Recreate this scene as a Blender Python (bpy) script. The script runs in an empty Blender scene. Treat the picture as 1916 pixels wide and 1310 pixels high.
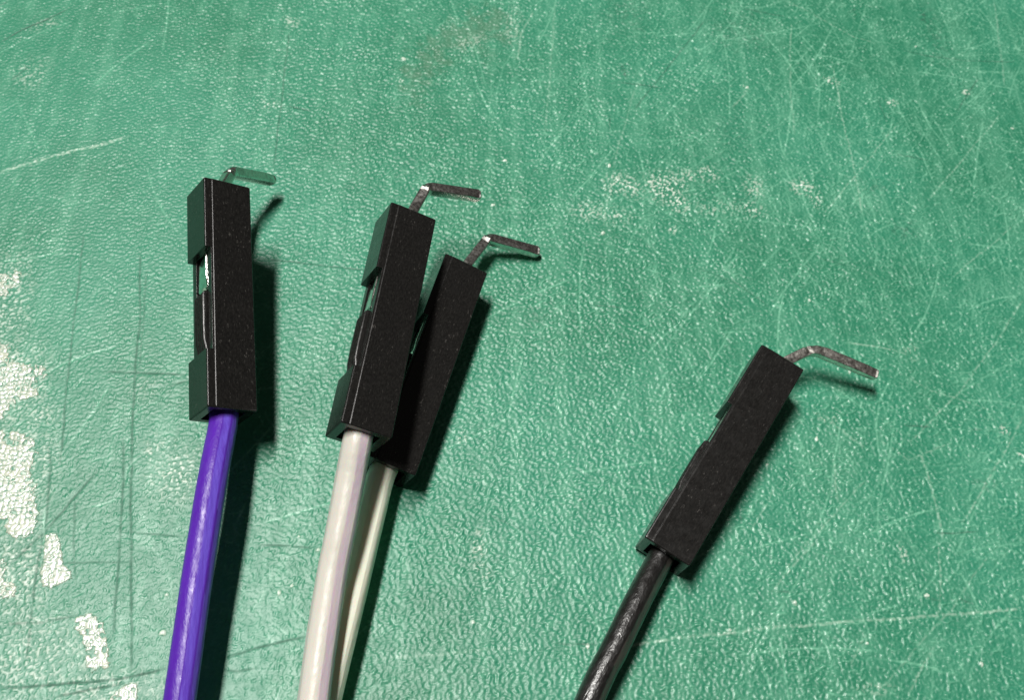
import bpy, bmesh, math, random
import numpy as np
from mathutils import Matrix, Vector

# ---------------------------------------------------------------- scene, camera, light
# 1 unit = 1 millimetre
scene = bpy.context.scene
scene.unit_settings.system = 'METRIC'
scene.unit_settings.scale_length = 0.001
scene.unit_settings.length_unit = 'MILLIMETERS'
col = scene.collection

cam_data = bpy.data.cameras.new('camera')
cam = bpy.data.objects.new('camera', cam_data)
col.objects.link(cam)
cam_data.sensor_width = 36.0
cam_data.lens = 2018.5 / 1916.0 * 36.0
cam_data.dof.use_dof = True                # a phone close-up: very slight focus fall-off
cam_data.dof.focus_distance = 60.0
cam_data.dof.aperture_fstop = 0.13        # scene is in millimetres
cam_data.clip_start = 1.0
cam_data.clip_end = 5000.0
CR = Vector((0.99672655, 0.0, 0.08084672))
CU = Vector((-0.04077829, 0.8634759, 0.502739))
CF = Vector((0.06980919, 0.5043901, -0.86064935))
CP = Vector((-4.6128, -33.3286, 56.8692))
m = Matrix.Identity(4)
for i in range(3):
    m[i][0], m[i][1], m[i][2], m[i][3] = CR[i], CU[i], -CF[i], CP[i]
cam.matrix_world = m
scene.camera = cam

world = bpy.data.worlds.new('World')
scene.world = world
world.use_nodes = True
bg = world.node_tree.nodes['Background']
bg.inputs['Color'].default_value = (1.0, 0.92, 0.85, 1)     # dim warm room
bg.inputs['Strength'].default_value = 0.036

lamp_data = bpy.data.lights.new('desk_lamp_light', 'AREA')   # the desk lamp, about 45 cm above and to the left
lamp_data.shape = 'RECTANGLE'
lamp_data.size = 38.0
lamp_data.size_y = 190.0
lamp_data.energy = 2.45e6
lamp_data.color = (1.0, 0.975, 0.93)
lamp = bpy.data.objects.new('desk_lamp_light', lamp_data)
col.objects.link(lamp)
lamp.location = (-106.0, 69.0, 436.0)
lz = Vector(lamp.location).normalized()                      # tube runs front to back
lx = Vector((0, 1, 0)).cross(lz).normalized()
ly = lz.cross(lx)
lamp.rotation_euler = Matrix((lx, ly, lz)).transposed().to_euler()

vs = scene.view_settings
vs.view_transform = 'Standard'
vs.look = 'None'
vs.exposure = 0.0
vs.gamma = 1.0
vs.use_curve_mapping = False

random.seed(4)
rng = np.random.default_rng(11)

# ---------------------------------------------------------------- marks on the mat (mm on the mat's surface)
CUTS = [([(-35.85, 23.23), (-34.68, 24.48), (-33.27, 25.62), (-31.88, 26.98)], 0.1, 1.0), ([(-36.7, 26.88), (-36.0, 27.38)], 0.14, 1), ([(-16.17, 25.86), (-16.1, 22.69), (-15.99, 19.15), (-15.96, 16.25), (-15.87, 13.09)], 0.07, 0.7), ([(-15.66, 18.83), (-14.73, 18.61), (-13.83, 18.43)], 0.09, 1.0), ([(-15.64, 5.89), (-13.46, 5.77), (-11.44, 5.55), (-9.08, 5.4)], 0.07, 0.9), ([(-26.98, 7.09), (-26.55, 3.09), (-26.17, -0.69), (-25.68, -4.94), (-25.19, -8.59)], 0.09, 0.7), ([(-23.35, 6.06), (-22.49, 0.99), (-22.17, -2.68), (-21.55, -7.14), (-20.94, -10.99), (-20.13, -15.47), (-19.38, -19.76)], 0.1, 0.75), ([(-22.73, 4.88), (-22.3, 1.0), (-21.93, -2.31)], 0.07, 0.5), ([(-22.05, -6.83), (-21.36, -11.31), (-21.02, -14.33), (-20.57, -18.02)], 0.1, 0.7), ([(-26.19, -7.32), (-25.71, -8.61), (-25.31, -11.44), (-25.17, -14.44), (-24.94, -17.01), (-24.61, -19.47)], 0.1, 0.6), ([(-24.04, -10.46), (-23.61, -12.91), (-23.03, -15.26)], 0.08, 0.5), ([(-23.06, -8.84), (-24.04, -10.46), (-25.28, -12.66), (-26.57, -14.36)], 0.1, 0.7), ([(-25.63, -20.76), (-23.07, -20.58), (-20.76, -20.32), (-19.3, -20.08), (-17.69, -19.68)], 0.13, 1.0), ([(-15.01, -19.08), (-13.26, -18.53), (-11.93, -18.16), (-10.75, -17.83)], 0.12, 0.9), ([(-22.94, -21.18), (-21.2, -20.78), (-19.43, -20.38)], 0.1, 0.8), ([(-23.96, -2.62), (-21.63, -2.58), (-19.17, -2.62)], 0.1, 0.8), ([(-19.97, -3.4), (-19.05, -2.97)], 0.1, 0.9), ([(-13.75, -12.89), (-12.2, -12.94), (-10.63, -13.07)], 0.09, 0.8), ([(-14.9, -19.7), (-13.93, -19.68), (-13.09, -19.51)], 0.07, 0.8), ([(-21.06, -12.38), (-19.11, -12.53), (-17.82, -12.59)], 0.09, 0.6), ([(-26.1, -17.6), (-24.26, -17.42), (-22.47, -16.95)], 0.1, 0.6), ([(-25.99, -14.47), (-23.56, -14.25), (-19.99, -14.0)], 0.08, 0.5), ([(14.79, 29.94), (13.35, 27.56), (12.06, 25.52), (10.62, 23.26), (8.76, 20.32)], 0.1, 0.6), ([(7.69, 22.82), (9.21, 22.78), (10.96, 22.55)], 0.1, 0.7), ([(6.99, 19.64), (6.89, 18.13)], 0.08, 0.7), ([(17.77, 31.37), (19.91, 30.97), (21.14, 30.79)], 0.11, 0.7), ([(17.41, 28.07), (19.15, 28.16)], 0.09, 0.7), ([(29.77, 27.98), (31.93, 27.43), (34.41, 27.24), (38.67, 27.36)], 0.1, 0.6), ([(27.27, 17.56), (28.32, 17.33), (29.83, 17.04)], 0.1, 0.6), ([(23.81, -4.18), (24.72, -4.18), (25.81, -4.25)], 0.09, 0.8), ([(24.33, -11.06), (25.77, -11.04), (27.33, -10.9)], 0.09, 0.8), ([(14.41, -14.75), (15.55, -14.81)], 0.09, 0.9), ([(27.83, -4.28), (28.91, -4.27)], 0.09, 0.6), ([(23.26, -14.95), (23.97, -15.12)], 0.12, 0.9), ([(2.33, -17.97), (3.47, -17.94), (4.56, -17.92)], 0.08, 0.8), ([(4.98, 3.56), (7.03, 3.43)], 0.08, 0.7), ([(11.96, 6.82), (14.68, 5.71), (16.59, 3.96)], 0.07, 0.5), ([(19.99, 8.13), (22.79, 7.43)], 0.07, 0.4), ([(-5.5, 0.31), (-3.48, -1.84)], 0.06, 0.3), ([(-4.67, 15.15), (-3.93, 14.73)], 0.07, 0.6), ([(-1.6, -10.68), (1.85, -12.15)], 0.06, 0.35), ([(-34.33, 19.71), (-33.25, 21.3)], 0.1, 0.7), ([(26.96, 22.95), (27.31, 20.37)], 0.07, 0.5), ([(32.82, 21.82), (35.28, 25.48)], 0.1, 0.7)]
PALE = [([(-33.17, 11.7), (-32.29, 12.25), (-31.07, 12.87), (-29.83, 13.45), (-28.57, 14.0), (-27.45, 14.44), (-25.69, 15.27)], 0.16, 1.0), ([(5.48, -18.01), (9.86, -17.4), (13.91, -16.85), (17.44, -16.5), (20.09, -16.26), (23.65, -15.94), (26.31, -15.66), (28.71, -15.42)], 0.09, 0.75), ([(-7.18, -19.0), (-3.03, -18.53), (1.19, -18.13)], 0.07, 0.35), ([(21.31, 1.59), (23.52, 1.31), (25.17, 0.8)], 0.07, 0.6), ([(18.97, -3.62), (19.97, -4.66), (21.26, -5.85)], 0.07, 0.6), ([(19.16, -4.15), (18.33, -3.46)], 0.07, 0.6), ([(24.15, 25.69), (24.01, 21.68), (24.04, 18.62), (24.15, 15.69), (23.98, 11.93)], 0.06, 0.6), ([(38.55, 34.14), (37.86, 29.34), (37.21, 24.82)], 0.1, 0.35), ([(21.49, 30.24), (20.59, 24.05), (20.21, 18.85)], 0.07, 0.4), ([(24.58, -5.73), (24.83, -7.81), (24.86, -10.48), (24.92, -11.46)], 0.1, 0.55), ([(24.63, -11.47), (24.13, -14.32), (23.63, -16.15)], 0.07, 0.5), ([(31.73, -3.28), (28.96, -6.97), (26.22, -10.44)], 0.06, 0.5), ([(28.12, 20.43), (24.07, 15.2), (21.26, 11.76)], 0.05, 0.5), ([(36.08, 21.8), (32.23, 17.21), (29.15, 13.64)], 0.05, 0.5), ([(17.46, -11.68), (15.67, -13.46), (14.27, -14.88)], 0.05, 0.5), ([(20.9, -7.94), (17.89, -10.87), (15.01, -13.79)], 0.05, 0.4), ([(23.15, -17.63), (21.96, -19.09), (21.15, -20.23)], 0.06, 0.5), ([(19.34, -17.13), (18.16, -18.88)], 0.05, 0.4), ([(19.17, -6.63), (19.01, -9.35)], 0.06, 0.5), ([(21.38, 32.58), (23.32, 31.28), (26.33, 28.94), (27.93, 28.51)], 0.05, 0.5), ([(22.05, -5.12), (23.78, -6.46), (26.67, -5.29)], 0.05, 0.4), ([(17.3, 22.73), (15.94, 21.07)], 0.06, 0.5), ([(9.01, 22.61), (7.1, 15.49), (6.11, 9.93)], 0.06, 0.3), ([(11.34, -4.11), (17.24, -1.66)], 0.04, 0.3), ([(1.69, 29.65), (0.68, 27.31), (0.47, 24.57)], 0.1, 0.5), ([(-21.01, 20.76), (-17.25, 21.57), (-15.13, 22.77)], 0.08, 0.3), ([(3.34, 30.94), (3.07, 27.51), (2.8, 23.7), (2.31, 17.56)], 0.1, 0.3), ([(33.91, 5.48), (30.52, 1.24), (27.72, -1.96), (23.98, -5.4)], 0.05, 0.45), ([(34.84, 11.68), (29.26, 6.93)], 0.05, 0.4), ([(27.38, -12.35), (24.5, -15.53), (21.53, -18.24), (19.39, -20.26)], 0.05, 0.35), ([(15.74, -8.12), (13.45, -11.48)], 0.05, 0.3), ([(24.56, -0.58), (26.07, -1.65), (29.89, -2.99)], 0.05, 0.35)]
SCUFFS = [(7.0, 13.37, 0.92, 1.17, 0.6, -30), (8.09, 13.21, 1.11, 0.84, 0.7, -60), (10.49, 13.37, 1.49, 1.41, 0.85, 0), (11.24, 12.04, 0.81, 0.83, 0.95, 0), (13.58, 14.74, 0.83, 0.67, 0.7, 0), (12.25, 14.42, 1.13, 0.67, 0.5, 0), (16.67, 13.77, 0.83, 1.05, 0.5, 0), (20.08, 13.99, 0.84, 0.67, 0.8, 0), (20.82, 13.34, 0.53, 1.05, 0.9, 0), (16.27, 11.9, 1.12, 0.65, 0.6, -20), (5.08, 10.98, 1.27, 0.9, 0.5, 0), (6.86, 10.64, 1.09, 0.81, 0.5, 0), (13.86, 11.75, 1.49, 0.74, 0.4, 0), (10.71, 9.86, 0.29, 0.45, 0.9, 0), (-1.86, -12.88, 0.47, 1.4, 0.6, 0), (-1.4, -14.39, 0.35, 0.54, 0.5, 0), (-18.85, -8.69, 1.02, 1.26, 0.75, -35), (-20.32, -7.76, 0.65, 0.47, 0.7, -20), (-17.42, -9.44, 0.58, 0.52, 0.5, 0), (-2.87, -6.08, 0.31, 0.48, 0.6, 0), (17.14, 23.09, 0.2, 0.48, 1.3, -30), (23.65, 24.29, 0.74, 0.39, 0.9, -20), (28.0, 22.4, 0.49, 0.33, 1.1, -10), (34.02, 23.92, 0.34, 0.28, 1.0, 0), (25.42, 1.0, 0.49, 0.57, 0.5, 0), (19.18, -3.97, 0.54, 0.3, 0.8, 0), (30.27, -4.25, 0.34, 0.38, 0.8, 0), (-16.94, 18.84, 0.8, 0.49, 0.6, 0), (-16.12, 26.95, 0.77, 0.55, 0.5, -20), (-33.18, 25.2, 1.09, 0.54, 0.4, 30), (-3.06, 25.89, 1.57, 0.76, 0.35, 30), (0.08, 27.81, 0.8, 2.26, 0.3, 0), (-33.09, 20.56, 1.41, 1.53, 0.3, 0), (22.35, -12.34, 0.25, 0.65, 0.6, 0), (19.44, -19.98, 1.17, 0.34, 0.3, 0), (30.89, -5.85, 0.27, 0.3, 0.8, 0), (-7.91, 21.8, 0.23, 0.26, 0.8, 0), (-30.75, 2.09, 1.71, 3.59, 0.55, 0), (-29.14, -3.7, 2.23, 3.28, 0.62, 0), (-27.71, -9.32, 2.42, 3.68, 0.62, 0), (-26.14, -15.05, 2.31, 3.02, 0.55, 0), (-24.41, -19.2, 2.9, 2.52, 0.48, 0), (-20.42, -20.71, 3.42, 1.08, 0.45, 0), (-18.8, -9.01, 1.75, 1.98, 0.5, -30), (-27.7, -4.16, 0.89, 1.43, 0.55, 0), (-26.92, -5.67, 1.18, 0.87, 0.5, 0), (-29.67, 0.63, 0.92, 1.15, 0.45, 0), (-29.47, -2.29, 0.75, 1.1, 0.5, 0), (-26.07, -8.3, 0.46, 0.8, 0.6, 0), (-28.01, -7.39, 0.87, 0.67, 0.5, 0), (-26.01, -15.62, 0.81, 0.88, 0.6, 0), (-25.86, -14.46, 0.44, 0.6, 0.6, 0), (-22.01, -19.28, 0.79, 0.83, 0.4, 0), (-19.85, -20.96, 1.57, 0.43, 0.4, 0), (-18.43, -9.48, 0.7, 0.65, 0.6, -35), (-19.64, -7.4, 1.77, 0.81, 0.35, -20), (-21.5, -3.36, 1.22, 1.08, 0.2, 0), (-30.32, 2.11, 0.62, 2.37, 0.4, 0), (-24.83, -17.29, 1.6, 0.86, 0.35, 0), (-22.25, -20.75, 1.57, 0.54, 0.35, 0), (-22.15, -17.23, 0.43, 0.46, 0.5, 0)]  # real scuffs, plus left-edge blobs that paint the lamp's glare
DARK = [(8.15, 24.23, 0.16, 0.76, 1.2, 15), (1.57, 14.17, 0.22, 0.42, 0.7, 0), (32.28, 31.95, 0.31, 0.99, 0.7, 0), (26.81, 31.88, 0.35, 0.37, 0.4, 0), (17.15, 28.72, 2.52, 2.33, 0.25, 0), (26.69, 10.73, 0.76, 0.75, 0.4, 0), (25.45, 14.34, 0.97, 0.68, 0.35, 0), (8.6, 29.69, 2.07, 1.75, 0.25, 0), (28.09, -7.86, 1.0, 0.36, 0.35, 0), (32.89, 30.07, 0.87, 3.69, 0.3, 0), (25.52, -15.05, 0.43, 0.25, 0.6, 0), (13.07, -10.69, 0.25, 0.16, 1.2, 20), (-5.09, 16.93, 0.29, 0.19, 0.7, 0), (15.62, 18.02, 1.56, 3.06, 0.15, 0), (1.74, 2.6, 1.01, 0.56, 0.3, 0)]
STAIN = [(-2.11, 27.73, 1.83, 1.91, 0.85, 30), (-3.85, 26.37, 1.97, 1.43, 0.8, 35), (-5.55, 24.61, 1.78, 1.4, 0.8, 45), (-6.61, 22.42, 0.99, 2.2, 0.8, -10), (-2.07, 25.16, 1.02, 1.19, 0.35, 0), (-6.91, 20.6, 0.6, 1.02, 0.5, 0)]
DUST = [(-1.28, 11.11), (30.99, 28.42), (36.72, 20.55), (6.01, 9.22), (19.31, 4.63), (18.32, -5.33), (15.62, -15.41), (23.26, -14.8), (25.53, -18.56), (-7.83, 23.89), (19.33, -17.57), (4.04, -18.04), (-11.79, -15.19), (-12.43, -15.56), (-18.25, -15.8), (-18.12, -17.83), (-25.46, -19.22), (15.06, -7.13), (-0.48, 14.97), (6.7, 14.99), (9.45, 13.76), (-10.59, -13.13), (-11.67, -12.4), (11.8, -17.01), (21.13, -0.55), (-2.08, -16.9), (3.88, -9.69), (-7.62, -12.12)]
FILMS = [[(-30.69, -6.5), (-28.04, -6.59), (-26.95, -7.02), (-26.45, -7.98), (-26.7, -8.97), (-26.13, -9.75), (-25.71, -11.45), (-25.72, -12.67), (-26.27, -13.23), (-26.97, -12.83), (-27.49, -12.27), (-29.44, -11.57)], [(-25.17, -12.66), (-24.53, -12.52), (-24.14, -13.29), (-23.76, -14.34), (-23.28, -14.68), (-23.23, -15.09), (-24.2, -15.69), (-24.72, -15.53), (-25.01, -14.96), (-25.03, -13.85)], [(-22.68, -17.01), (-21.79, -16.82), (-21.13, -17.48), (-20.71, -18.58), (-20.48, -19.28), (-20.47, -19.87), (-20.99, -19.66), (-21.29, -20.04), (-21.66, -19.73), (-21.88, -18.87), (-22.26, -18.06), (-22.76, -17.69)], [(-20.22, -20.97), (-19.73, -20.49), (-18.96, -20.32), (-18.76, -21.21), (-18.83, -21.73), (-20.23, -21.75)], [(-32.3, 3.87), (-31.13, 4.01), (-30.8, 4.51), (-30.11, 3.99), (-30.05, 3.13), (-30.47, 2.8), (-30.5, 2.1), (-31.81, 1.81)], [(-31.15, -0.93), (-30.04, -0.73), (-29.08, -1.19), (-29.29, -1.85), (-28.16, -2.31), (-27.24, -2.33), (-26.87, -2.96), (-27.44, -3.69), (-27.17, -4.38), (-28.07, -4.62), (-28.51, -5.33), (-28.74, -6.08), (-29.99, -5.8)], [(-28.06, -13.82), (-26.9, -14.08), (-26.44, -14.91), (-25.9, -15.62), (-25.89, -16.13), (-27.39, -16.62)]]

# ---------------------------------------------------------------- helpers
def tag(o, label=None, cat=None, group=None, kind=None):
    if label: o['label'] = label
    if cat: o['category'] = cat
    if group: o['group'] = group
    if kind: o['kind'] = kind
    return o

def link(name, mesh, mat=None, parent=None):
    o = bpy.data.objects.new(name, mesh)
    col.objects.link(o)
    if mat and not mesh.materials:
        mesh.materials.append(mat)
    if parent:
        o.parent = parent
    return o

class NT:
    """small wrapper for building node materials"""
    def __init__(self, name):
        self.m = bpy.data.materials.new(name)
        self.m.use_nodes = True
        self.t = self.m.node_tree
        self.b = self.t.nodes['Principled BSDF']
    def n(self, kind, **kw):
        nd = self.t.nodes.new(kind)
        for k, v in kw.items():
            if k in nd.inputs: nd.inputs[k].default_value = v
            else: setattr(nd, k, v)
        return nd
    def l(self, a, b): self.t.links.new(a, b)
    def math(self, op, a, b=None, clamp=False):
        nd = self.n('ShaderNodeMath', operation=op, use_clamp=clamp)
        for i, v in enumerate((a, b)):
            if v is None: continue
            if isinstance(v, (int, float)): nd.inputs[i].default_value = v
            else: self.l(v, nd.inputs[i])
        return nd.outputs[0]
    def mix(self, fac, a, b):
        nd = self.n('ShaderNodeMix', data_type='RGBA')
        for s, v in (('Factor', fac), ('A', a), ('B', b)):
            idx = {'Factor': 0, 'A': 6, 'B': 7}[s]
            if isinstance(v, (int, float)): nd.inputs[idx].default_value = v
            elif isinstance(v, tuple): nd.inputs[idx].default_value = (*v, 1)
            else: self.l(v, nd.inputs[idx])
        return nd.outputs[2]
    def ramp(self, v, lo, hi, a=0.0, b=1.0):
        nd = self.n('ShaderNodeMapRange')
        nd.inputs[1].default_value, nd.inputs[2].default_value = lo, hi
        nd.inputs[3].default_value, nd.inputs[4].default_value = a, b
        self.l(v, nd.inputs[0])
        return nd.outputs[0]
    def noise(self, vec, scale, detail=3, rough=.55):
        nd = self.n('ShaderNodeTexNoise', Scale=scale, Detail=detail, Roughness=rough)
        self.l(vec, nd.inputs['Vector'])
        return nd.outputs['Fac']
    def attr(self, name):
        return self.n('ShaderNodeAttribute', attribute_name=name).outputs['Fac']
    def bump(self, h, strength, dist, bevel=0):
        nd = self.n('ShaderNodeBump', Strength=strength, Distance=dist)
        self.l(h, nd.inputs['Height'])
        if bevel:
            bv = self.n('ShaderNodeBevel', samples=6, Radius=bevel)
            self.l(bv.outputs[0], nd.inputs['Normal'])
        self.l(nd.outputs[0], self.b.inputs['Normal'])
        return nd
    def coords(self, random_shift=True, scale=(1, 1, 1)):
        tc = self.n('ShaderNodeTexCoord')
        mp = self.n('ShaderNodeMapping')
        mp.inputs['Scale'].default_value = scale
        self.l(tc.outputs['Object'], mp.inputs['Vector'])
        if random_shift:
            oi = self.n('ShaderNodeObjectInfo')
            r = self.math('MULTIPLY', oi.outputs['Random'], 400.0)
            cx = self.n('ShaderNodeCombineXYZ')
            for i in range(3): self.l(r, cx.inputs[i])
            self.l(cx.outputs[0], mp.inputs['Location'])
        return mp.outputs[0]
    def set(self, **kw):
        for k, v in kw.items():
            k = k.replace('_', ' ')
            if isinstance(v, tuple): v = (*v, 1)
            self.b.inputs[k].default_value = v

# ---------------------------------------------------------------- materials
def make_mat_material():
    t = NT('green_pvc')
    co = t.coords(False)
    big = t.noise(co, .09, 3)
    mid = t.noise(co, .6, 3)
    base = t.mix(t.ramp(big, .3, .7), (.022, .226, .120), (.034, .268, .150))
    base = t.mix(t.ramp(mid, .35, .75, 0, .45), base, (.022, .192, .104))
    base = t.mix(t.ramp(t.noise(co, .045, 4), .42, .68, 0, .6), base, (.044, .315, .196))
    base = t.mix(t.attr('wear'), base, (.25, .62, .42))       # rubbed, dusty grain tops and scratches
    base = t.mix(t.attr('stain'), base, (.13, .225, .140))     # brownish stain
    base = t.mix(t.attr('scuff'), base, (.74, .85, .73))       # chalky scuffs, dust, and lamp glare painted along the left edge
    base = t.mix(t.attr('dirt'), base, (.008, .045, .03))       # dirt in cuts
    t.l(base, t.b.inputs['Base Color'])
    r = t.ramp(t.noise(co, 1.3, 3), .3, .7, .40, .48)
    r = t.math('SUBTRACT', r, t.math('MULTIPLY', t.attr('wear'), .14))      # rubbed grain tops are shinier
    r = t.math('ADD', r, t.math('ADD', t.math('MULTIPLY', t.attr('scuff'), -.04), t.math('MULTIPLY', t.attr('dirt'), .35)))
    t.l(r, t.b.inputs['Roughness'])
    t.set(Specular_IOR_Level=.68)
    t.bump(t.noise(co, 8.0, 3, .6), .35, .03)
    return t.m

def make_film_material():
    t = NT('dried_glue')
    co = t.coords(False)
    c = t.mix(t.attr('thin'), (.64, .70, .60), (.13, .32, .21))  # paler than bare glue: the lamp's glare is mixed into the colour
    c = t.mix(t.ramp(t.noise(co, .8, 2), .45, .7, 0, .5), c, (.66, .66, .52))
    t.l(c, t.b.inputs['Base Color'])
    t.set(Roughness=.26, Specular_IOR_Level=.7)
    t.bump(t.noise(co, 6, 2), .3, .03)
    return t.m

def make_plastic(name, worn):
    t = NT(name)
    co = t.coords()
    st = t.coords(scale=(6, .5, 6))
    fine = t.coords(scale=(2.2, 1, 2.2))
    dust = t.math('MULTIPLY', t.ramp(t.noise(fine, 3.0, 5, .68), .62, .68, 0, 1.0), t.ramp(t.noise(co, .5, 2), .40, .62, .15, 1.0))
    scr = t.ramp(t.noise(st, 2.4, 4, .6), .63, .74, 0, .35 + worn)
    sc2 = t.coords(scale=(9, 2.2, 1.2))
    scr = t.math('ADD', scr, t.ramp(t.noise(sc2, 1.1, 4, .65), .66, .72, 0, .8))
    haze = t.ramp(t.noise(fine, 5.0, 5, .7), .4, .8, 0, .22 + .2 * worn)
    f = t.math('ADD', t.math('ADD', dust, scr), haze, True)
    t.l(t.mix(f, (.0085, .0082, .0078), (.085, .080, .074)), t.b.inputs['Base Color'])
    t.l(t.ramp(t.noise(co, 2.0, 3), .3, .7, .20 + .10 * worn, .30 + .10 * worn), t.b.inputs['Roughness'])
    t.set(Specular_IOR_Level=.5)
    h = t.math('ADD', t.noise(co, 5, 3), t.math('MULTIPLY', t.noise(st, 3, 3), .5 + 3 * worn))
    t.bump(h, .07 + .5 * worn, .03, .045)
    return t.m

def make_wire_mat(name, rgb, rough, rgb2=None, spec=.5, peel=.35, web=None, sss=0):
    t = NT(name)
    co = t.coords(scale=(1, .45, 1))
    st = t.coords(scale=(4, .2, 4))
    n = t.noise(co, 1.2, 3)
    c = t.mix(t.ramp(n, .35, .7, 0, .6), rgb, rgb2 or rgb)
    if web:      # torn web line left from the ribbon
        c = t.mix(t.math('MULTIPLY', t.attr('web'), t.ramp(t.noise(st, 1.5, 3), .25, .6, .35, 1)), c, web)
    t.l(c, t.b.inputs['Base Color'])
    t.l(t.ramp(t.noise(co, 4, 2), .3, .7, rough - .08, rough + .10), t.b.inputs['Roughness'])
    t.set(Specular_IOR_Level=spec)
    if sss: t.set(Subsurface_Weight=sss, Subsurface_Scale=.5)
    t.bump(t.math('ADD', t.noise(co, 3.6, 3, .6), t.math('MULTIPLY', t.noise(co, 8, 2), .5)), peel, .10)
    return t.m

def make_metal(name, rgb, rough, dents, bevel):
    t = NT(name)
    co = t.coords()
    n = t.noise(co, 4.0, 4)
    t.l(t.mix(t.ramp(n, .45, .75), rgb, tuple(v * .6 for v in rgb)), t.b.inputs['Base Color'])
    t.l(t.ramp(t.noise(co, 6, 3), .3, .7, rough * .7, rough * 1.3), t.b.inputs['Roughness'])
    t.set(Metallic=1.0)
    t.bump(t.noise(co, 5, 3), dents, .03, bevel)
    return t.m

M_MAT = make_mat_material()
M_FILM = make_film_material()
M_PLASTIC = make_plastic('black_plastic', 0.0)
M_LATCH = make_plastic('scuffed_black_plastic', .35)
M_PIN = make_metal('tinned_pin', (.76, .74, .70), .29, .10, .03)
M_OLD_PIN = make_metal('scuffed_pin', (.86, .82, .76), .36, .45, .03)
M_CRIMP = make_metal('crimp_metal', (.85, .83, .78), .18, .2, .06)
M_PURPLE = make_wire_mat('purple_pvc', (.098, .016, .42), .40, (.12, .024, .50), spec=.6, peel=.34, web=(.16, .09, .66))
M_WHITE = make_wire_mat('grey_white_pvc', (.72, .70, .62), .40, (.76, .72, .66), peel=.2, web=(.72, .58, .68), sss=.3)
M_CREAM = make_wire_mat('cream_pvc', (.93, .91, .76), .36, (.91, .89, .72), peel=.2, sss=.25)
M_BLACK = make_wire_mat('black_pvc', (.010, .0095, .009), .34, (.018, .016, .015), spec=1.0, peel=.45, web=(.06, .052, .046))

# ---------------------------------------------------------------- the cutting mat
STEP = .064
X0, X1, Y0, Y1 = -39.5, 43.5, -24.5, 37.0
NX, NY = int((X1 - X0) / STEP) + 1, int((Y1 - Y0) / STEP) + 1
xs = X0 + np.arange(NX) * STEP
ys = Y0 + np.arange(NY) * STEP
GX, GY = np.meshgrid(xs, ys)          # [iy, ix]

def fft_noise(lam, bw=.35, seed=0):
    """band-limited noise around wavelength lam (mm), unit variance"""
    r = np.random.default_rng(seed).standard_normal((NY, NX)).astype(np.float32)
    fx = np.fft.rfftfreq(NX, STEP); fy = np.fft.fftfreq(NY, STEP)
    k = np.hypot(fx[None, :], fy[:, None]) + 1e-9
    g = np.exp(-.5 * (np.log(k * lam) / bw) ** 2)
    o = np.fft.irfft2(np.fft.rfft2(r) * g, s=(NY, NX))
    return (o / o.std()).astype(np.float32)

def low_noise(lam, seed):
    r = np.random.default_rng(seed).standard_normal((NY, NX)).astype(np.float32)
    fx = np.fft.rfftfreq(NX, STEP); fy = np.fft.fftfreq(NY, STEP)
    k = np.hypot(fx[None, :], fy[:, None])
    o = np.fft.irfft2(np.fft.rfft2(r) * np.exp(-.5 * (k * lam) ** 2), s=(NY, NX))
    return (o / o.std()).astype(np.float32)

def cells(pitch, seed):
    """F1, F2 distances of a jittered-grid cell pattern"""
    r = np.random.default_rng(seed)
    cx = int((X1 - X0) / pitch) + 4; cy = int((Y1 - Y0) / pitch) + 4
    jx = r.random((cy, cx)).astype(np.float32); jy = r.random((cy, cx)).astype(np.float32)
    u = ((GX - X0) / pitch).astype(np.float32) + 1; v = ((GY - Y0) / pitch).astype(np.float32) + 1
    iu = u.astype(np.int32); iv = v.astype(np.int32)
    f1 = np.full(u.shape, 9., np.float32); f2 = f1.copy()
    for dy in (-1, 0, 1):
        for dx in (-1, 0, 1):
            a = np.clip(iv + dy, 0, cy - 1); b = np.clip(iu + dx, 0, cx - 1)
            d = np.hypot(b + .1 + .8 * jx[a, b] - u, a + .1 + .8 * jy[a, b] - v)
            f2 = np.minimum(f2, np.maximum(f1, d)); f1 = np.minimum(f1, d)
    return f1, f2

def smooth(a, lo, hi):
    t = np.clip((a - lo) / (hi - lo), 0, 1)
    return t * t * (3 - 2 * t)

def splat(acc, px, py, val):
    """bilinear max-splat of sample points"""
    fx = (px - X0) / STEP; fy = (py - Y0) / STEP
    ix = np.floor(fx).astype(int); iy = np.floor(fy).astype(int)
    tx = fx - ix; ty = fy - iy
    for dx, dy, w in ((0, 0, (1 - tx) * (1 - ty)), (1, 0, tx * (1 - ty)), (0, 1, (1 - tx) * ty), (1, 1, tx * ty)):
        a = ix + dx; b = iy + dy
        ok = (a >= 0) & (a < NX) & (b >= 0) & (b < NY)
        np.maximum.at(acc, (b[ok], a[ok]), (val * np.minimum(1, w * 1.6))[ok])

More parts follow.
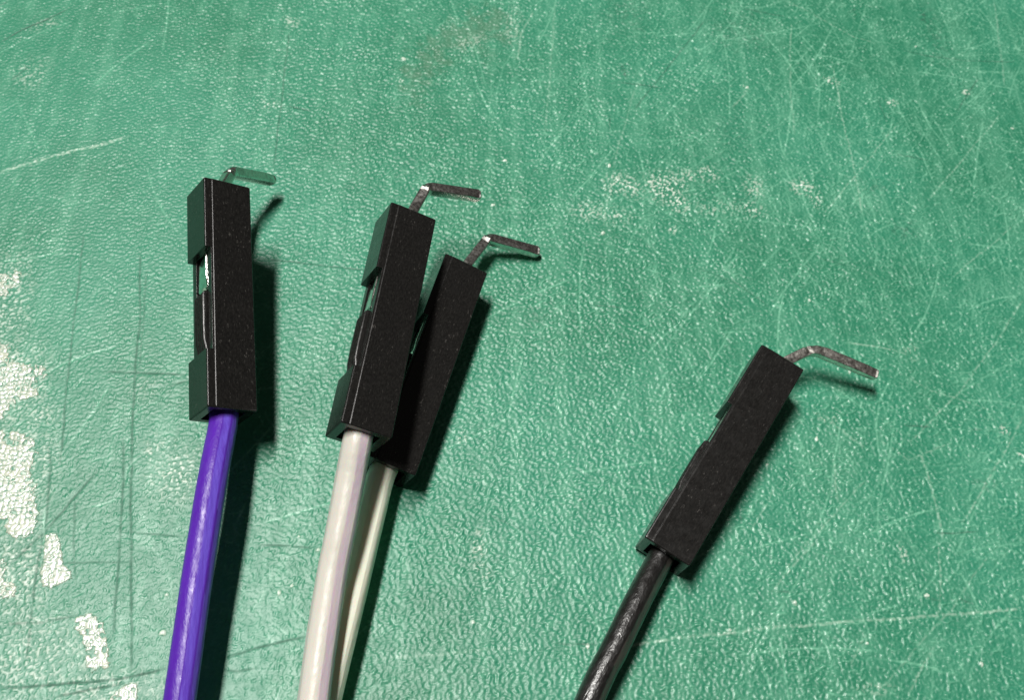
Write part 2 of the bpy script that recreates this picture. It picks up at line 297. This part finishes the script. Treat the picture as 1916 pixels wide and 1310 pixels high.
def line_field(lines, jit, seed, gaps=0.0, shrink=1.0):
    """max field of soft lines following polylines (width in mm, strength)"""
    acc = np.zeros((NY, NX), np.float32)
    r = np.random.default_rng(seed)
    for pts, wid, s in lines:
        P = np.array(pts, float)
        seg = np.hypot(*np.diff(P, axis=0).T); L = np.concatenate([[0], np.cumsum(seg)])
        n = max(8, int(L[-1] / .02)); q = np.linspace(0, L[-1], n)
        px = np.interp(q, L, P[:, 0]); py = np.interp(q, L, P[:, 1])
        ph = r.random(4) * 6.28
        wob = jit * (np.sin(q * 1.3 + ph[0]) + .5 * np.sin(q * 4.1 + ph[1]))
        ta = np.interp(q, L[:-1], np.arctan2(*np.diff(P, axis=0).T[::-1])) if len(seg) > 1 else np.full(n, math.atan2(P[1, 1] - P[0, 1], P[1, 0] - P[0, 0]))
        px = px - np.sin(ta) * wob; py = py + np.cos(ta) * wob
        amp = s * np.clip(.85 + .16 * np.sin(q * 1.3 + ph[2]) + .16 * np.sin(q * 5.7 + ph[3]), .3, 1.0)
        if gaps: amp *= (np.sin(q * 3.9 + ph[1]) + np.sin(q * 9.1 + ph[0]) > -gaps)
        amp *= np.clip(np.minimum(q, L[-1] - q) / .5, .25, 1)
        wid = wid * shrink
        for off in np.arange(-wid / 2, wid / 2 + .001, .03):
            w = 1 - .6 * abs(off) / (wid / 2 + .02)
            splat(acc, px - np.sin(ta) * off, py + np.cos(ta) * off, amp * w)
    return acc

def blobs(lst, edge):
    acc = np.zeros((NY, NX), np.float32)
    for x, y, rx, ry, s, a in lst:
        a = math.radians(a); dx = GX - x; dy = GY - y
        u = (dx * math.cos(a) + dy * math.sin(a)) / rx; v = (-dx * math.sin(a) + dy * math.cos(a)) / ry
        acc = np.maximum(acc, (s * np.clip(1.25 - np.sqrt(u * u + v * v) + edge, 0, 1)).astype(np.float32))
    return np.clip(acc, 0, 1.3)

f1, f2 = cells(.31, 3)
cell = smooth(f2 - f1, .0, .42)                     # leather grain: domes parted by narrow valleys
dome = np.clip(1 - f1 * f1 * 1.6, 0, 1)
n1 = fft_noise(.38, .40, 1)
n2 = fft_noise(.75, .4, 2)
n3 = fft_noise(.17, .25, 5)
n4 = fft_noise(.24, .32, 16)
nr = fft_noise(.44, .32, 6)
ridge = smooth(.42 - abs(nr), 0, .42) * smooth(low_noise(.45, 9), -.6, .9)     # broken curly ridges
nq = fft_noise(.95, .32, 14)
ridge2 = smooth(.62 - abs(nq), 0, .62) * smooth(low_noise(.40, 15), -1.0, .7)   # longer worm-like ridges
rmix = smooth(GX + .5 * GY, -26, 12)                # they take over towards the right
patch = smooth(low_noise(5.0, 8), -1.2, 1.4)        # grain is rubbed flatter in places
left = smooth(-(GX + .25 * GY), 2.0, 24.0)          # the left part kept more of its leather grain
grain = .008 * cell * (.25 + .75 * left) + .0145 * n1 * (1.0 - .62 * left - .48 * rmix) + .0070 * n4 * (.35 + .65 * left) + .0012 * n2 + .0055 * n3 * (1 - .5 * rmix) + .012 * ridge * (1 - .7 * rmix) + .027 * ridge2 * (.25 + .75 * rmix)
grain *= (.88 + .24 * patch) * (.85 + .80 * smooth(GX + .8 * GY, -34, 10))

# random curly hair scratches all over
NS = 26000
sx = rng.uniform(X0, X1, NS); sy = rng.uniform(Y0, Y1, NS)
right = np.clip((sx + 30) / 45, 0.30, 1)
keep = rng.random(NS) < right
sx, sy = sx[keep], sy[keep]
NS = len(sx)
ang = rng.uniform(0, math.pi, NS); ln = rng.gamma(1.8, .26, NS) + .22
cur = rng.normal(0, 1.1, NS); amp = rng.uniform(.15, 1, NS) ** 1.7
hair = np.zeros((NY, NX), np.float32)
T = np.linspace(-.5, .5, 70)
for k in range(0, NS, 3000):
    sl = slice(k, k + 3000)
    th = ang[sl, None] + cur[sl, None] * T[None] * ln[sl, None]
    dl = ln[sl, None] / 70
    px = sx[sl, None] + np.cumsum(np.cos(th), 1) * dl; py = sy[sl, None] + np.cumsum(np.sin(th), 1) * dl
    w = amp[sl, None] * np.clip((.5 - abs(T[None])) * 6, 0, 1)
    wd = rng.uniform(0, .03, px.shape[0])[:, None]                    # some strokes are broader than others
    for sgn in (-.5, .5):
        splat(hair, (px - np.sin(th) * wd * sgn).ravel(), (py + np.cos(th) * wd * sgn).ravel(), np.broadcast_to(w, px.shape).ravel())

LONG = []
for k in range(1400):                                 # long straight knife and tool scratches, mostly on the right half
    x = rng.uniform(X0, X1); y = rng.uniform(Y0, Y1)
    if rng.random() > np.clip((x + 16) / 40, .10, 1): continue
    a = math.radians(rng.choice([58, 70, 98, 112, 40, 8]) + rng.normal(0, 9)); L_ = rng.gamma(1.7, 2.3) + .8
    bend = rng.normal(0, .16)
    LONG.append(([(x + math.cos(a + bend * t_) * L_ * t_, y + math.sin(a + bend * t_) * L_ * t_) for t_ in (0, .35, .7, 1)], .03, rng.uniform(.2, 1.0) ** 1.5))
for k in range(110):                                 # a fan of short strokes where the knife was often drawn
    x = rng.normal(25, 4.5); y = rng.normal(14, 7); a = math.radians(104 + (x - 25) * -.6 + rng.normal(0, 6)); L_ = rng.uniform(1, 4.5)
    LONG.append(([(x + math.cos(a) * L_ * t_, y + math.sin(a) * L_ * t_) for t_ in (0, .5, 1)], .03, rng.uniform(.2, .7)))
longs = line_field(LONG, .015, 25)
cut = line_field(CUTS, .02, 21, 0.0, .6)
pale = line_field(PALE, .03, 22)
dash = line_field(PALE[:1], .03, 23, .35)
edge = .35 * n2 + .30 * n1
scuff = np.clip(blobs(SCUFFS, 0) * 1.25, 0, 1.1) * smooth(n1 * .55 + n4 * .45 + n2 * .25 + .4 * low_noise(.5, 31), .25, .95)  # left-edge speckle here is painted glare, the rest scuffs
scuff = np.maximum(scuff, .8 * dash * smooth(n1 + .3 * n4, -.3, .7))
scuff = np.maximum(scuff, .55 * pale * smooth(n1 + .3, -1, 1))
stain = np.clip(blobs(STAIN, .35 * low_noise(1.1, 33)), 0, 1) * .46
dirt = np.maximum(.72 * cut, blobs(DARK, .3 * low_noise(.4, 34)) * smooth(n2 + .3 * n1, -1, 1) * .75)
for (x, y) in DUST:
    rs = rng.uniform(.14, .26)
    d = np.hypot((GX - x) * rng.uniform(.7, 1.2), (GY - y) * rng.uniform(.7, 1.2)) + .02 * n1
    s = smooth(-d, -.6 * rs, -.3 * rs)
    scuff = np.maximum(scuff, 1.0 * s); grain = grain + .05 * s
bands = smooth(fft_noise(9.0, .5, 43)[:, :] * .3 + np.broadcast_to(np.interp(np.arange(NX), np.arange(NX), low_noise(1.2, 44).mean(0) * 14)[None], (NY, NX)) * .5 + low_noise(3.0, 45) * .4, .1, 1.6)   # faint rubbed bands
haze = smooth(low_noise(1.6, 41) * .6 + low_noise(6.0, 42) * .8, -.3, 2.2)     # dusty, rubbed areas
relief = (grain - grain.mean()) / grain.std()
wear = np.clip(.26 * smooth(relief, .6, 1.9) * (.8 + .4 * patch) + .16 * (ridge + rmix * ridge2) * (.8 + .4 * haze) + .26 * hair + .74 * longs + .14 * bands + .35 * pale + .05 * haze, 0, .85)
H = grain - .022 * cut - .019 * hair - .014 * longs + .010 * scuff - .010 * pale
H -= H.mean()

def grow(a, sign, n=26, total=110.0):
    k = np.arange(1, n + 1) / n
    return a + sign * total * (k ** 2.2)
ax_ = np.concatenate([grow(X0, -1)[::-1], xs, grow(X1, 1)])
ay_ = np.concatenate([grow(Y0, -1)[::-1], ys, grow(Y1, 1)])
PAD = 26
def pad(a): return np.pad(a, PAD, mode='edge')
fade = np.pad(np.ones((NY, NX), np.float32), PAD)
mx, my = np.meshgrid(ax_, ay_)
def grid_mesh(name, mx, my, mz, attrs):
    ny, nx = mx.shape
    co = np.stack([mx, my, mz], -1).reshape(-1, 3).astype(np.float32)
    idx = np.arange(ny * nx, dtype=np.int32).reshape(ny, nx)
    q = np.stack([idx[:-1, :-1], idx[:-1, 1:], idx[1:, 1:], idx[1:, :-1]], -1).reshape(-1, 4)
    me = bpy.data.meshes.new(name)
    me.vertices.add(len(co)); me.vertices.foreach_set('co', co.ravel())
    me.loops.add(q.size); me.loops.foreach_set('vertex_index', q.ravel())
    me.polygons.add(len(q)); me.polygons.foreach_set('loop_start', np.arange(0, q.size, 4, dtype=np.int32))
    me.polygons.foreach_set('use_smooth', np.ones(len(q), bool))
    for k, v in attrs.items():
        a = me.attributes.new(k, 'FLOAT', 'POINT')
        a.data.foreach_set('value', v.astype(np.float32).ravel())
    me.update(calc_edges=True)
    return me
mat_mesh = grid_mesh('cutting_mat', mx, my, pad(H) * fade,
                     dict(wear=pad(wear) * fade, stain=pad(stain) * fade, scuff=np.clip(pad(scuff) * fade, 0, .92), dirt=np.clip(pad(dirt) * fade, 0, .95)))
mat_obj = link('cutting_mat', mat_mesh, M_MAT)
tag(mat_obj, 'worn green cutting mat with pebbled grain, knife cuts and scratches', 'cutting mat', kind='structure')

# ---------------------------------------------------------------- dried glue patches on the mat, lamp glare in their colour
def poly_sd(poly, X, Y):
    """signed distance, positive inside"""
    P = np.array(poly); d = np.full(X.shape, 1e9); inside = np.zeros(X.shape, bool)
    for (ax, ay), (bx, by) in zip(P, np.roll(P, -1, 0)):
        ex, ey = bx - ax, by - ay
        t = np.clip(((X - ax) * ex + (Y - ay) * ey) / (ex * ex + ey * ey), 0, 1)
        d = np.minimum(d, np.hypot(X - ax - t * ex, Y - ay - t * ey))
        c = ((ay > Y) != (by > Y)) & (X < (bx - ax) * (Y - ay) / (by - ay + 1e-12) + ax)
        inside ^= c
    return np.where(inside, d, -d)

FILM_LABELS = [
    'largest whitish dried glue patch, at the left edge of the mat',
    'small crisp-edged wedge of pale dried glue between the large patch and the purple wire',
    'elongated pale dried glue patch near the bottom left corner, beside the purple wire',
    'little pale dried glue patch cut by the bottom edge left of the purple wire',
    'uppermost small pale glue smear at the left edge of the mat',
    'ragged pale glue smear at the left edge just above the large patch',
    'narrow pale glue smear at the left edge just below the large patch']
for poly, lab, crisp in zip(FILMS, FILM_LABELS, (.32, .12, .26, .3, .5, .55, .5)):
    P = np.array(poly)
    a0, a1 = int((P[:, 0].min() - .5 - X0) / STEP), int((P[:, 0].max() + .5 - X0) / STEP)
    b0, b1 = int((P[:, 1].min() - .5 - Y0) / STEP), int((P[:, 1].max() + .5 - Y0) / STEP)
    a0, b0 = max(a0, 0), max(b0, 0); a1, b1 = min(a1, NX - 1), min(b1, NY - 1)
    sl = (slice(b0, b1), slice(a0, a1))
    sd = poly_sd(poly, GX[sl], GY[sl]) + crisp * (.12 * n2[sl] + .10 * n1[sl])
    hole = smooth(cell[sl], .08, .50)
    ok = (sd > 0) & ((crisp < .2) | (.5 * n2[sl] + .35 * n1[sl] + .5 * low_noise(.9, 51)[sl] < 1.0 - 1.3 * crisp + .9 * sd))
    top = H[sl] + .006 + .020 * smooth(sd, 0, .14) * hole
    bot = H[sl] - .02
    ny, nx = ok.shape
    cellok = ok[:-1, :-1] & ok[1:, :-1] & ok[:-1, 1:] & ok[1:, 1:]
    idx = -np.ones((ny, nx), int); verts = []; faces = []; thin = []
    need = np.zeros((ny, nx), bool)
    for dy in (0, 1):
        for dx in (0, 1):
            need[dy:ny - 1 + dy, dx:nx - 1 + dx] |= cellok
    iy, ix = np.nonzero(need); n = len(iy)
    idx[iy, ix] = np.arange(n)
    X, Y = GX[sl][iy, ix], GY[sl][iy, ix]
    verts = np.concatenate([np.stack([X, Y, top[iy, ix]], -1), np.stack([X, Y, bot[iy, ix]], -1)])
    thin = np.concatenate([1 - hole[iy, ix] * smooth(sd[iy, ix], -.02, .1)] * 2)
    cy, cx = np.nonzero(cellok)
    for y, x in zip(cy, cx):
        a, b, c, d = idx[y, x], idx[y, x + 1], idx[y + 1, x + 1], idx[y + 1, x]
        faces.append((a, b, c, d))
        for (e, f), (oy, ox) in (((a, b), (y - 1, x)), ((b, c), (y, x + 1)), ((c, d), (y + 1, x)), ((d, a), (y, x - 1))):
            if not (0 <= oy < ny - 1 and 0 <= ox < nx - 1) or not cellok[oy, ox]:
                faces.append((f, e, e + n, f + n))
    me = bpy.data.meshes.new('glue_patch')
    me.from_pydata(verts.tolist(), [], faces)
    at = me.attributes.new('thin', 'FLOAT', 'POINT'); at.data.foreach_set('value', thin.astype(np.float32))
    me.polygons.foreach_set('use_smooth', np.ones(len(me.polygons), bool))
    tag(link('glue_patch', me, M_FILM), lab, 'glue patch', 'dried glue patches on the mat')

# ---------------------------------------------------------------- jumper wires with housings and bent pins
LEN, SX, SZ = 14.0, 2.82, 2.55          # housing length, width, depth
HX, HZ = SX / 2, SZ / 2

def apply_bool(o, cutters):
    for c in cutters:
        md = o.modifiers.new('b', 'BOOLEAN'); md.operation = 'DIFFERENCE'; md.solver = 'EXACT'; md.object = c
    dg = bpy.context.evaluated_depsgraph_get()
    me = bpy.data.meshes.new_from_object(o.evaluated_get(dg))
    for c in cutters:
        bpy.data.objects.remove(c)
    bpy.data.objects.remove(o)
    return me

def box_bm(bm, x0, x1, y0, y1, z0, z1):
    v = [bm.verts.new((x, y, z)) for x in (x0, x1) for y in (y0, y1) for z in (z0, z1)]
    for f in ((0, 1, 3, 2), (4, 6, 7, 5), (0, 4, 5, 1), (2, 3, 7, 6), (0, 2, 6, 4), (1, 5, 7, 3)):
        bm.faces.new([v[i] for i in f])
    return v

def cutter(*b):
    bm = bmesh.new(); box_bm(bm, *b); bmesh.ops.recalc_face_normals(bm, faces=bm.faces)
    me = bpy.data.meshes.new('c'); bm.to_mesh(me); bm.free()
    o = bpy.data.objects.new('c', me); col.objects.link(o); return o

def round_poly(pts, rad, seg=3):
    out = []
    n = len(pts)
    for i, p in enumerate(pts):
        r = rad[i]
        p = np.array(p, float); a = np.array(pts[i - 1], float); b = np.array(pts[(i + 1) % n], float)
        if r <= 0: out.append(p); continue
        ua = (a - p) / np.linalg.norm(a - p); ub = (b - p) / np.linalg.norm(b - p)
        s, e = p + ua * r, p + ub * r
        for k in range(seg + 1):
            t = k / seg
            out.append((1 - t) ** 2 * s + 2 * t * (1 - t) * p + t * t * e)
    return out

def loft(bm, rings, cap=True):
    vs_ = [[bm.verts.new(p) for p in r] for r in rings]
    n = len(rings[0])
    for a, b in zip(vs_, vs_[1:]):
        for i in range(n):
            bm.faces.new((a[i], a[(i + 1) % n], b[(i + 1) % n], b[i]))
    if cap:
        bm.faces.new(vs_[0][::-1]); bm.faces.new(vs_[-1])

def finish(bm, name, angle=35):
    bmesh.ops.recalc_face_normals(bm, faces=bm.faces)
    me = bpy.data.meshes.new(name); bm.to_mesh(me); bm.free()
    me.polygons.foreach_set('use_smooth', np.ones(len(me.polygons), bool))
    me.set_sharp_from_angle(angle=math.radians(angle))
    return me

def housing_mesh():
    # cross-section (X right, Z towards the viewer); a low moulded strip runs along the window side
    prof = [(-HX, -HZ), (HX, -HZ), (HX, HZ), (-HX + .49, HZ), (-HX + .445, HZ - .026), (-HX, HZ - .045)]
    pts = round_poly(prof, [.08, .07, .06, 0, 0, .10])
    bm = bmesh.new()
    rings = []
    for y, k in ((0, .05), (.045, .012), (.10, 0), (LEN - .10, 0), (LEN - .045, .012), (LEN, .05)):
        rings.append([(p[0] * (1 - k / HX), y, p[1] * (1 - k / HZ)) for p in pts])
    loft(bm, rings)
    bmesh.ops.recalc_face_normals(bm, faces=bm.faces)
    me = bpy.data.meshes.new('h'); bm.to_mesh(me); bm.free()
    o = bpy.data.objects.new('h', me); col.objects.link(o)
    cut = [cutter(-.93, .93, -1, 12.9, -.86, .86),               # cavity, open at the wire end
           cutter(-.45, .45, 12, 15, -.45, .45),                 # pin hole
           cutter(-3, -HX + .34, 3.35, 9.55, -3, 3),             # recessed middle of the window side
           cutter(-3, -.5, 3.36, 9.54, -.80, .80)]               # window and slots beside the latch
    me = apply_bool(o, cut)
    me.name = 'housing'
    me.polygons.foreach_set('use_smooth', np.ones(len(me.polygons), bool))
    me.set_sharp_from_angle(angle=math.radians(8))
    return me

def latch_mesh():
    # springy tongue, rooted in the wire end of the housing, ribbed lengthwise, free end at the window
    bm = bmesh.new()
    zz = [-.64, -.60, -.44, -.36, -.16, -.08, .12, .20, .40, .48, .60, .64]
    dd = [.07, .0, .0, .05, .0, .05, .0, .05, .0, .05, .0, .07]
    rings = []
    for y, lift in ((3.0, 0), (3.7, 0), (4.1, .10), (5.0, .13), (6.2, .13), (6.85, .13), (7.0, .10), (7.08, 0)):
        x0 = -HX + .21 - lift
        rings.append([(x0 + d, y, z) for z, d in zip(zz, dd)] + [(x0 + .36, y, .64), (x0 + .36, y, -.64)])
    loft(bm, rings)
    return finish(bm, 'latch', 20)

def terminal_mesh():
    bm = bmesh.new()
    def tube(y0, y1, hx, hz, e=.06):
        pr = round_poly([(-hx, -hz), (hx, -hz), (hx, hz), (-hx, hz)], [.14] * 4)
        loft(bm, [[(p[0], y, p[1]) for p in [q * (1 - (.08 if i in (0, 3) else 0)) for q in pr]] for i, y in enumerate((y0, y0 + e, y1 - e, y1))])
    tube(7.6, 12.7, .80, .74)             # box receptacle
    tube(3.6, 7.2, .55, .58)              # conductor crimp
    tube(2.3, 3.2, .84, .80)              # insulation crimp
    box_bm(bm, -.5, .5, 3.0, 8.0, -.60, -.42)
    # bright receptacle wall with folded edges seen in the window
    pr = round_poly([(-1.04, -.66), (-.70, -.66), (-.70, .66), (-1.04, .66)], [.12, 0, 0, .12])
    loft(bm, [[(p[0] + sh, y, p[1]) for p in pr] for y, sh in ((7.3, .10), (7.45, .0), (9.1, .03), (9.45, .10))])
    pr = round_poly([(-1.10, .30), (-.9, .30), (-.9, .56), (-1.10, .56)], [.06] * 4)
    loft(bm, [[(p[0] + sh, y, p[1]) for p in pr] for y, sh in ((7.35, .06), (8.2, .0), (9.4, .02))])
    return finish(bm, 'terminal', 14)

def catmull(P, n):
    P = [np.array(p, float) for p in P]
    P = [2 * P[0] - P[1]] + P + [2 * P[-1] - P[-2]]
    out = []
    for i in range(1, len(P) - 2):
        for k in range(n):
            t = k / n
            a, b, c, d = P[i - 1], P[i], P[i + 1], P[i + 2]
            out.append(.5 * (2 * b + (c - a) * t + (2 * a - 5 * b + 4 * c - d) * t * t + (3 * b - a - 3 * c + d) * t ** 3))
    out.append(P[-2])
    return out

def wire_mesh(path_local, rad, up_local, ridge, seed):
    """peeled ribbon wire: round, with a flat torn web line along one side"""
    pts = catmull(path_local, 26)
    bm = bmesh.new(); rings = []; webs = []
    r = random.Random(seed); n = 48
    ph = [r.random() * 6.28 for _ in range(4)]
    for i, p in enumerate(pts):
        a = pts[max(i - 1, 0)]; b = pts[min(i + 1, len(pts) - 1)]
        t = (b - a) / np.linalg.norm(b - a)
        s = np.cross(t, up_local); s /= np.linalg.norm(s); u = np.cross(s, t)   # s: to the right when looking along the wire from the tail
        ring = []
        for k in range(n):
            th = -2 * math.pi * k / n           # 0 = up, + = to the right in the picture
            rr = rad; wb = 0.0
            for c0, wd, dep in ridge:
                c1 = math.radians(c0) + .05 * math.sin(i * .09 + ph[0])
                d = (-th - c1 + math.pi) % (2 * math.pi) - math.pi
                w = math.radians(wd)
                if abs(d) < w * 1.02 and c0 > 0: wb = 1.0
                if abs(d) < w: rr = min(rr, rad * (math.cos(w) / math.cos(d)) * (1 - dep) + rad * dep)
            rr *= 1 + .004 * math.sin(i * .31 + ph[1] + 2 * th) + .003 * math.sin(i * .77 + ph[2])
            webs.append(wb)
            ring.append(tuple(p + rr * (math.cos(th) * u + math.sin(th) * s)))
        rings.append(ring)
    loft(bm, rings)
    me = finish(bm, 'wire', 16)
    me.attributes.new('web', 'FLOAT', 'POINT').data.foreach_set('value', webs)
    return me

def pin_mesh(bend, tip, flat, seed, wob, rad):
    """square 0.64 mm pin: straight out of the housing, rounded bend, chamfered tip"""
    B = np.array(bend, float); T = np.array(tip, float); A = np.array((bend[0] * .05, 12.0, bend[2] * .05))
    E = np.array((.10 * np.sign(B[0]), 14.0, 0.0)); A = E + (E - B) / np.linalg.norm(E - B) * .9
    d1 = (B - E) / np.linalg.norm(B - E); d2 = (T - B) / np.linalg.norm(T - B)
    f = rad
    path = [A, A * .5 + B * .5]
    for k in range(9):
        t = k / 8
        path.append((1 - t) ** 2 * (B - d1 * f) + 2 * t * (1 - t) * B + t * t * (B + d2 * f))
    L2 = np.linalg.norm(T - B)
    for t in (.35, .5, .65, .8):
        path.append(B + d2 * (L2 * t))
    path += [T - d2 * .22, T - d2 * .08, T]
    nrm = np.cross(d1, d2); nrm /= np.linalg.norm(nrm)     # square faces lie in and across the bending plane
    bm = bmesh.new(); rings = []
    r = random.Random(seed)
    h = .315
    for i, p in enumerate(path):
        a = path[max(i - 1, 0)]; b = path[min(i + 1, len(path) - 1)]
        t = (b - a) / np.linalg.norm(b - a)
        s = np.cross(nrm, t); s /= np.linalg.norm(s)
        k = 1.0
        if i == len(path) - 2: k = .93
        if i == len(path) - 1: k = .55
        fl = .11 + .15 * max(0, 1 - abs(i - 6) / 4) + (.12 if i >= len(path) - 2 else 0)
        bl = 1 + .14 * max(0, 1 - abs(i - 6) / 3)          # metal bulges at the bend
        cf = max(0, 1 - abs(i - 6) / 3.5)
        sq = [(q[0], q[1] * bl) for q in round_poly([(-h, -h), (h, -h), (h, h), (-h, h)], [fl] * 4, 3)]
        if cf > .2:                                        # flattened on the outside of the bend to give a lamp glint
            for z_ in range(4):
                sq[z_] = (-h + (.05 + .33 * cf) * z_ / 3, (-h + (.04 + .17 * cf) * (1 - z_ / 3)) * bl)
        j = 1 + wob * r.uniform(-1, 1)
        rings.append([tuple(p + (q[0] * s + q[1] * nrm) * k * j) for q in sq])
    loft(bm, rings)
    # flats added at bend and tip, angled to glint from lamp to camera
    for hn, at, dep in ((np.array(flat) + .10 * d1, B, .13), (np.array(flat) + .15 * d2, T, .11)):
        hn = hn / np.linalg.norm(hn)
        near = [v for v in bm.verts if np.linalg.norm(np.array(v.co) - at) < .62]
        far = max(np.array(v.co) @ hn for v in near) - dep
        for v in near:
            e_ = np.array(v.co) @ hn - far
            if e_ > 0: v.co -= Vector(hn * e_)
    return finish(bm, 'pin', 14)

HOUSING, LATCH, TERMINAL = housing_mesh(), latch_mesh(), terminal_mesh()
for me, mt in ((HOUSING, M_PLASTIC), (LATCH, M_LATCH), (TERMINAL, M_CRIMP)):
    me.materials.clear(); me.materials.append(mt)

# origin (wire end of the housing), axis / right / front vectors, pin bend and tip in housing space, wire path in the scene
WIRES = [
    dict(o=(-16.012, -6.899, 3.374), ax=(-.1292, .9810, .1448), rt=(.8275, .1871, -.5294), bend=(1.08, 15.96, -.61), tip=(4.76, 17.25, -2.22),
         path=[(-15.99, -10.85, 3.75), (-16.09, -15.91, 3.4), (-16.15, -21.79, 2.9), (-16.3, -30, 2.0), (-17.5, -42, 1.0), (-21, -60, .9)],
         r=.78, ridge=[(26, 15, .0), (62, 11, .0), (-34, 9, .0), (-75, 14, .0)], mat=M_PURPLE,
         label='purple jumper wire with black connector and bent pin, leftmost of the four'),
    dict(o=(-8.507, -8.881, 5.455), ax=(.1274, .9913, .0339), rt=(.9083, -.1029, -.4056), bend=(.81, 16.77, 0), tip=(4.23, 17.62, .29),
         path=[(-8.80, -11.0, 4.8), (-9.13, -13.75, 4.15), (-9.46, -16.38, 3.6), (-9.79, -21.74, 3.2), (-10.0, -30, 2.9), (-10.5, -42, 1.6), (-11, -60, .9)],
         r=.78, ridge=[(36, 16, .0), (70, 10, .0), (-28, 9, .0), (-70, 14, .0)], mat=M_WHITE,
         label='greyish white jumper wire whose black connector lies over another connector'),
    dict(o=(-7.142, -9.125, 1.668), ax=(.2681, .9633, .0115), rt=(.9102, -.2493, -.3307), bend=(.93, 17.18, 0), tip=(4.43, 17.96, .04),
         path=[(-7.75, -11.55, 1.7), (-8.55, -16.56, 1.7), (-9.34, -21.39, 1.6), (-10.6, -30, 1.2), (-12.5, -42, .9), (-15, -60, .9)],
         r=.78, off=-.16, ridge=[(12, 24, .0), (70, 14, .0), (-60, 14, .0)], mat=M_CREAM,
         label='cream jumper wire whose black connector is partly hidden beneath the greyish white one'),
    dict(o=(8.039, -13.462, 1.373), ax=(.5379, .8398, .0738), rt=(.8423, -.5317, -.0886), bend=(1.35, 16.32, 0), tip=(5.54, 17.45, -.57),
         path=[(6.58, -15.96, 1.7), (5.15, -18.63, 1.8), (3.78, -21.2, 1.8), (-.2, -30, 1.5), (-5, -43, .9), (-10, -60, .8)],
         r=.72, ridge=[(48, 16, .0), (-80, 14, .0)], mat=M_BLACK,
         label='black jumper wire with black connector lying alone at the right'),
]
for i, w in enumerate(WIRES):
    ax = np.array(w['ax']); rt = np.array(w['rt'])
    ax /= np.linalg.norm(ax); rt -= ax * (rt @ ax); rt /= np.linalg.norm(rt); fr = np.cross(rt, ax)
    root = bpy.data.objects.new('jumper_wire', None); col.objects.link(root)
    root.empty_display_size = 1.0
    mw = Matrix.Identity(4)
    for k in range(3):
        mw[k][0], mw[k][1], mw[k][2], mw[k][3] = rt[k], ax[k], fr[k], w['o'][k]
    root.matrix_world = mw
    tag(root, w['label'], 'jumper wire', 'jumper wires with bent pins')
    h = link('housing', HOUSING, None, root)
    link('latch', LATCH, None, h)
    link('terminal', TERMINAL, None, root)
    Rm = np.stack([rt, ax, fr], 1); o = np.array(w['o'])
    path = [np.array((w.get('off', 0) * -1.2, 2.6, 0.)), np.array((w.get('off', 0) * -.12, 1.2, 0.)), np.array((w.get('off', 0), -.3, 0.))] + [Rm.T @ (np.array(p) - o) for p in w['path']]
    # housing space looks down the wire, so right of the picture stays +X
    link('wire', wire_mesh(path, w['r'], Rm.T @ np.array((0, 0, 1.)), w['ridge'], i), w['mat'], root)
    link('pin', pin_mesh(w['bend'], w['tip'], Rm.T @ np.array(((-.03, -.17, .98), (-.06, -.2, .98), (-.1, -.2, .97), (-.24, -.07, .97))[i]), i, .035 if i == 3 else .012, .85 if i == 3 else .40), M_OLD_PIN if i == 3 else M_PIN, root)
